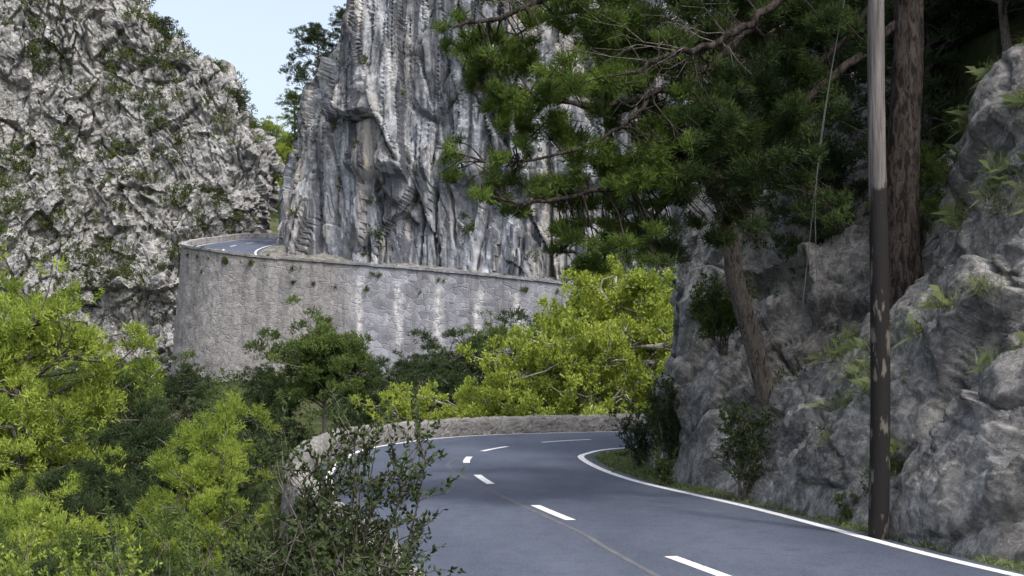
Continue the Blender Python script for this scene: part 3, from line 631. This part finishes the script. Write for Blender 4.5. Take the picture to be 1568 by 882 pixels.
while len(B) < 1100:
    x = rng.uniform(-34, 14); y = rng.uniform(12, 106); D_, I_, S_ = nearest(np.array([x]), np.array([y]))
    if S_[0] < 0 or D_[0] < 5.4 or (abs(x) < 3 and y < 14): continue
    r = rng.uniform(.5, 1.3); B.append([x, y, float(ground_z(x, y)[0])+.2*r, r, r, r*.8])
P, D = blob_tufts(B, 36000, .1, .6)
obj('undergrowth', needles('undergrowth', P, D, 5, .24, .10, leaf_mat('undergrowth_leaves', C(.03, .05, .02), C(.10, .14, .045), .3, .25), quad=True))
grass('tall_grass', [(-2.1, 8, .3), (-1.6, 7.2, .4), (-2.6, 8.4, .1), (-1.2, 6.8, .5)], 7, 1.15, .008, grass_m, .10)
B = []
for i in range(45):
    k = int(rng.integers(int(17.5*NS), int(24*NS))); dz = rng.choice([.5, .5, -.3, -.3, -1.5])*1.0
    q = Lp[k]+side_n[k]*(.85 if dz < 0 else .6); r = rng.uniform(.08, .22); B.append([q[0], q[1], Zp[k]+dz, r, r, r])
P, D = blob_tufts(B, 1100); obj('wall_plants', needles('wall_plants', P, D, 5, .14, .05, shrub_cliff))

# ------------------------------------------------------------------ wooden utility pole with guy wires
pole = empty('wooden_utility_pole', (4.93, 19.15, -.1))
T = Tubes(); z = np.linspace(0, 9.6, 60)
T.add(np.stack([.03*np.sin(z*.7), 0*z, z], 1), np.interp(z, [0, 9.6], [.14, .10]), 20, .03)
m = M('weathered_pole_wood'); v = m.coord((1, 1, .06)); n = m.noise(16, 5, .7, v, .4)
cz = m.n('ShaderNodeSeparateXYZ', {0: m.coord()}).outputs[2]
up = m.mix(m.ramp(n, .35, .65), C(.05, .047, .047), C(.185, .172, .168))
patch = m.ramp(m.noise(7, 4, .6, m.coord((1, 1, .3))), .57, .63)
low = m.mix(patch, C(.016, .015, .015), C(.12, .108, .095))
edge = m.math('ADD', cz, m.math('MULTIPLY', m.noise(3, 4, .6), 1.6)); f = m.ramp(m.math('MULTIPLY', edge, .1), .545, .56)
m.pbr(m.mix(f, low, up), .85, m.bump(n, .8, .02), .2)
obj('shaft', T.mesh('pole_shaft', m.m), pole)
steel = M('steel_wire'); steel.pbr(C(.2, .2, .2), .5)
T = Tubes()
for dx, dz in ((0, 0), (.06, .12)):
    q = np.array([(-.05, .1, 9.2+dz), (-.22, 1.6, 7.0), (-.28, 2.6, 5.2), (-.3+dx*4, 3.5, 3.4)]); T.add(crom(q, 6), .008, 5)
T.add([(-.12, -.14, 9.35), (.12, -.14, 9.35)], .03, 6); T.add([(0, 0, 9.58), (0, 0, 9.68)], [.12, .03], 12)
obj('guy_wires_and_bracket', T.mesh('guy_wires', steel.m), pole)
T = Tubes(); T.add([(0, 0, 0), (0, 0, 2.6)], .07, 8); T.add([(0, 0, 2.6), (0, 0, 2.75)], [.11, .05], 8)
m = M('post_paint'); m.pbr(C(.6, .6, .58), .6); obj('roadside_post', T.mesh('roadside_post', m.m), None, (7.7, 105.2, 7.6))

# ------------------------------------------------------------------ light, sky, camera
az = math.atan2(.45, -.65); el = radians(50)
w = bpy.data.worlds.new("World"); scene.world = w; w.use_nodes = True; nt = w.node_tree
sky = nt.nodes.new('ShaderNodeTexSky'); sky.sky_type = 'NISHITA'; sky.sun_disc = False; sky.sun_elevation = el; sky.sun_rotation = az
sky.air_density = 1.0; sky.dust_density = 5.0; sky.ozone_density = 1.0
hs = nt.nodes.new('ShaderNodeHueSaturation'); hs.inputs['Saturation'].default_value = .65
nt.links.new(sky.outputs[0], hs.inputs['Color'])
bg = nt.nodes['Background']; bg.inputs[1].default_value = .30; nt.links.new(hs.outputs[0], bg.inputs[0])
from mathutils import Vector
sd = Vector((math.sin(az)*math.cos(el), math.cos(az)*math.cos(el), math.sin(el)))
L = bpy.data.lights.new('sun', 'SUN'); L.energy = 2.3; L.angle = radians(6); L.color = (1, .97, .93)
lo = bpy.data.objects.new('sun', L); col.objects.link(lo); lo.rotation_euler = sd.to_track_quat('Z', 'Y').to_euler(); lo.location = (60, 0, 80)
cam = bpy.data.cameras.new('camera'); cam.lens = 50; cam.sensor_width = 36; cam.shift_y = .076; cam.clip_end = 5000; cam.clip_start = .05
co = bpy.data.objects.new('camera', cam); col.objects.link(co); co.location = (0, 0, 2.3); co.rotation_euler = (radians(90), 0, 0); scene.camera = co
scene.view_settings.view_transform = 'Standard'; scene.view_settings.look = 'None'; scene.view_settings.exposure = 0
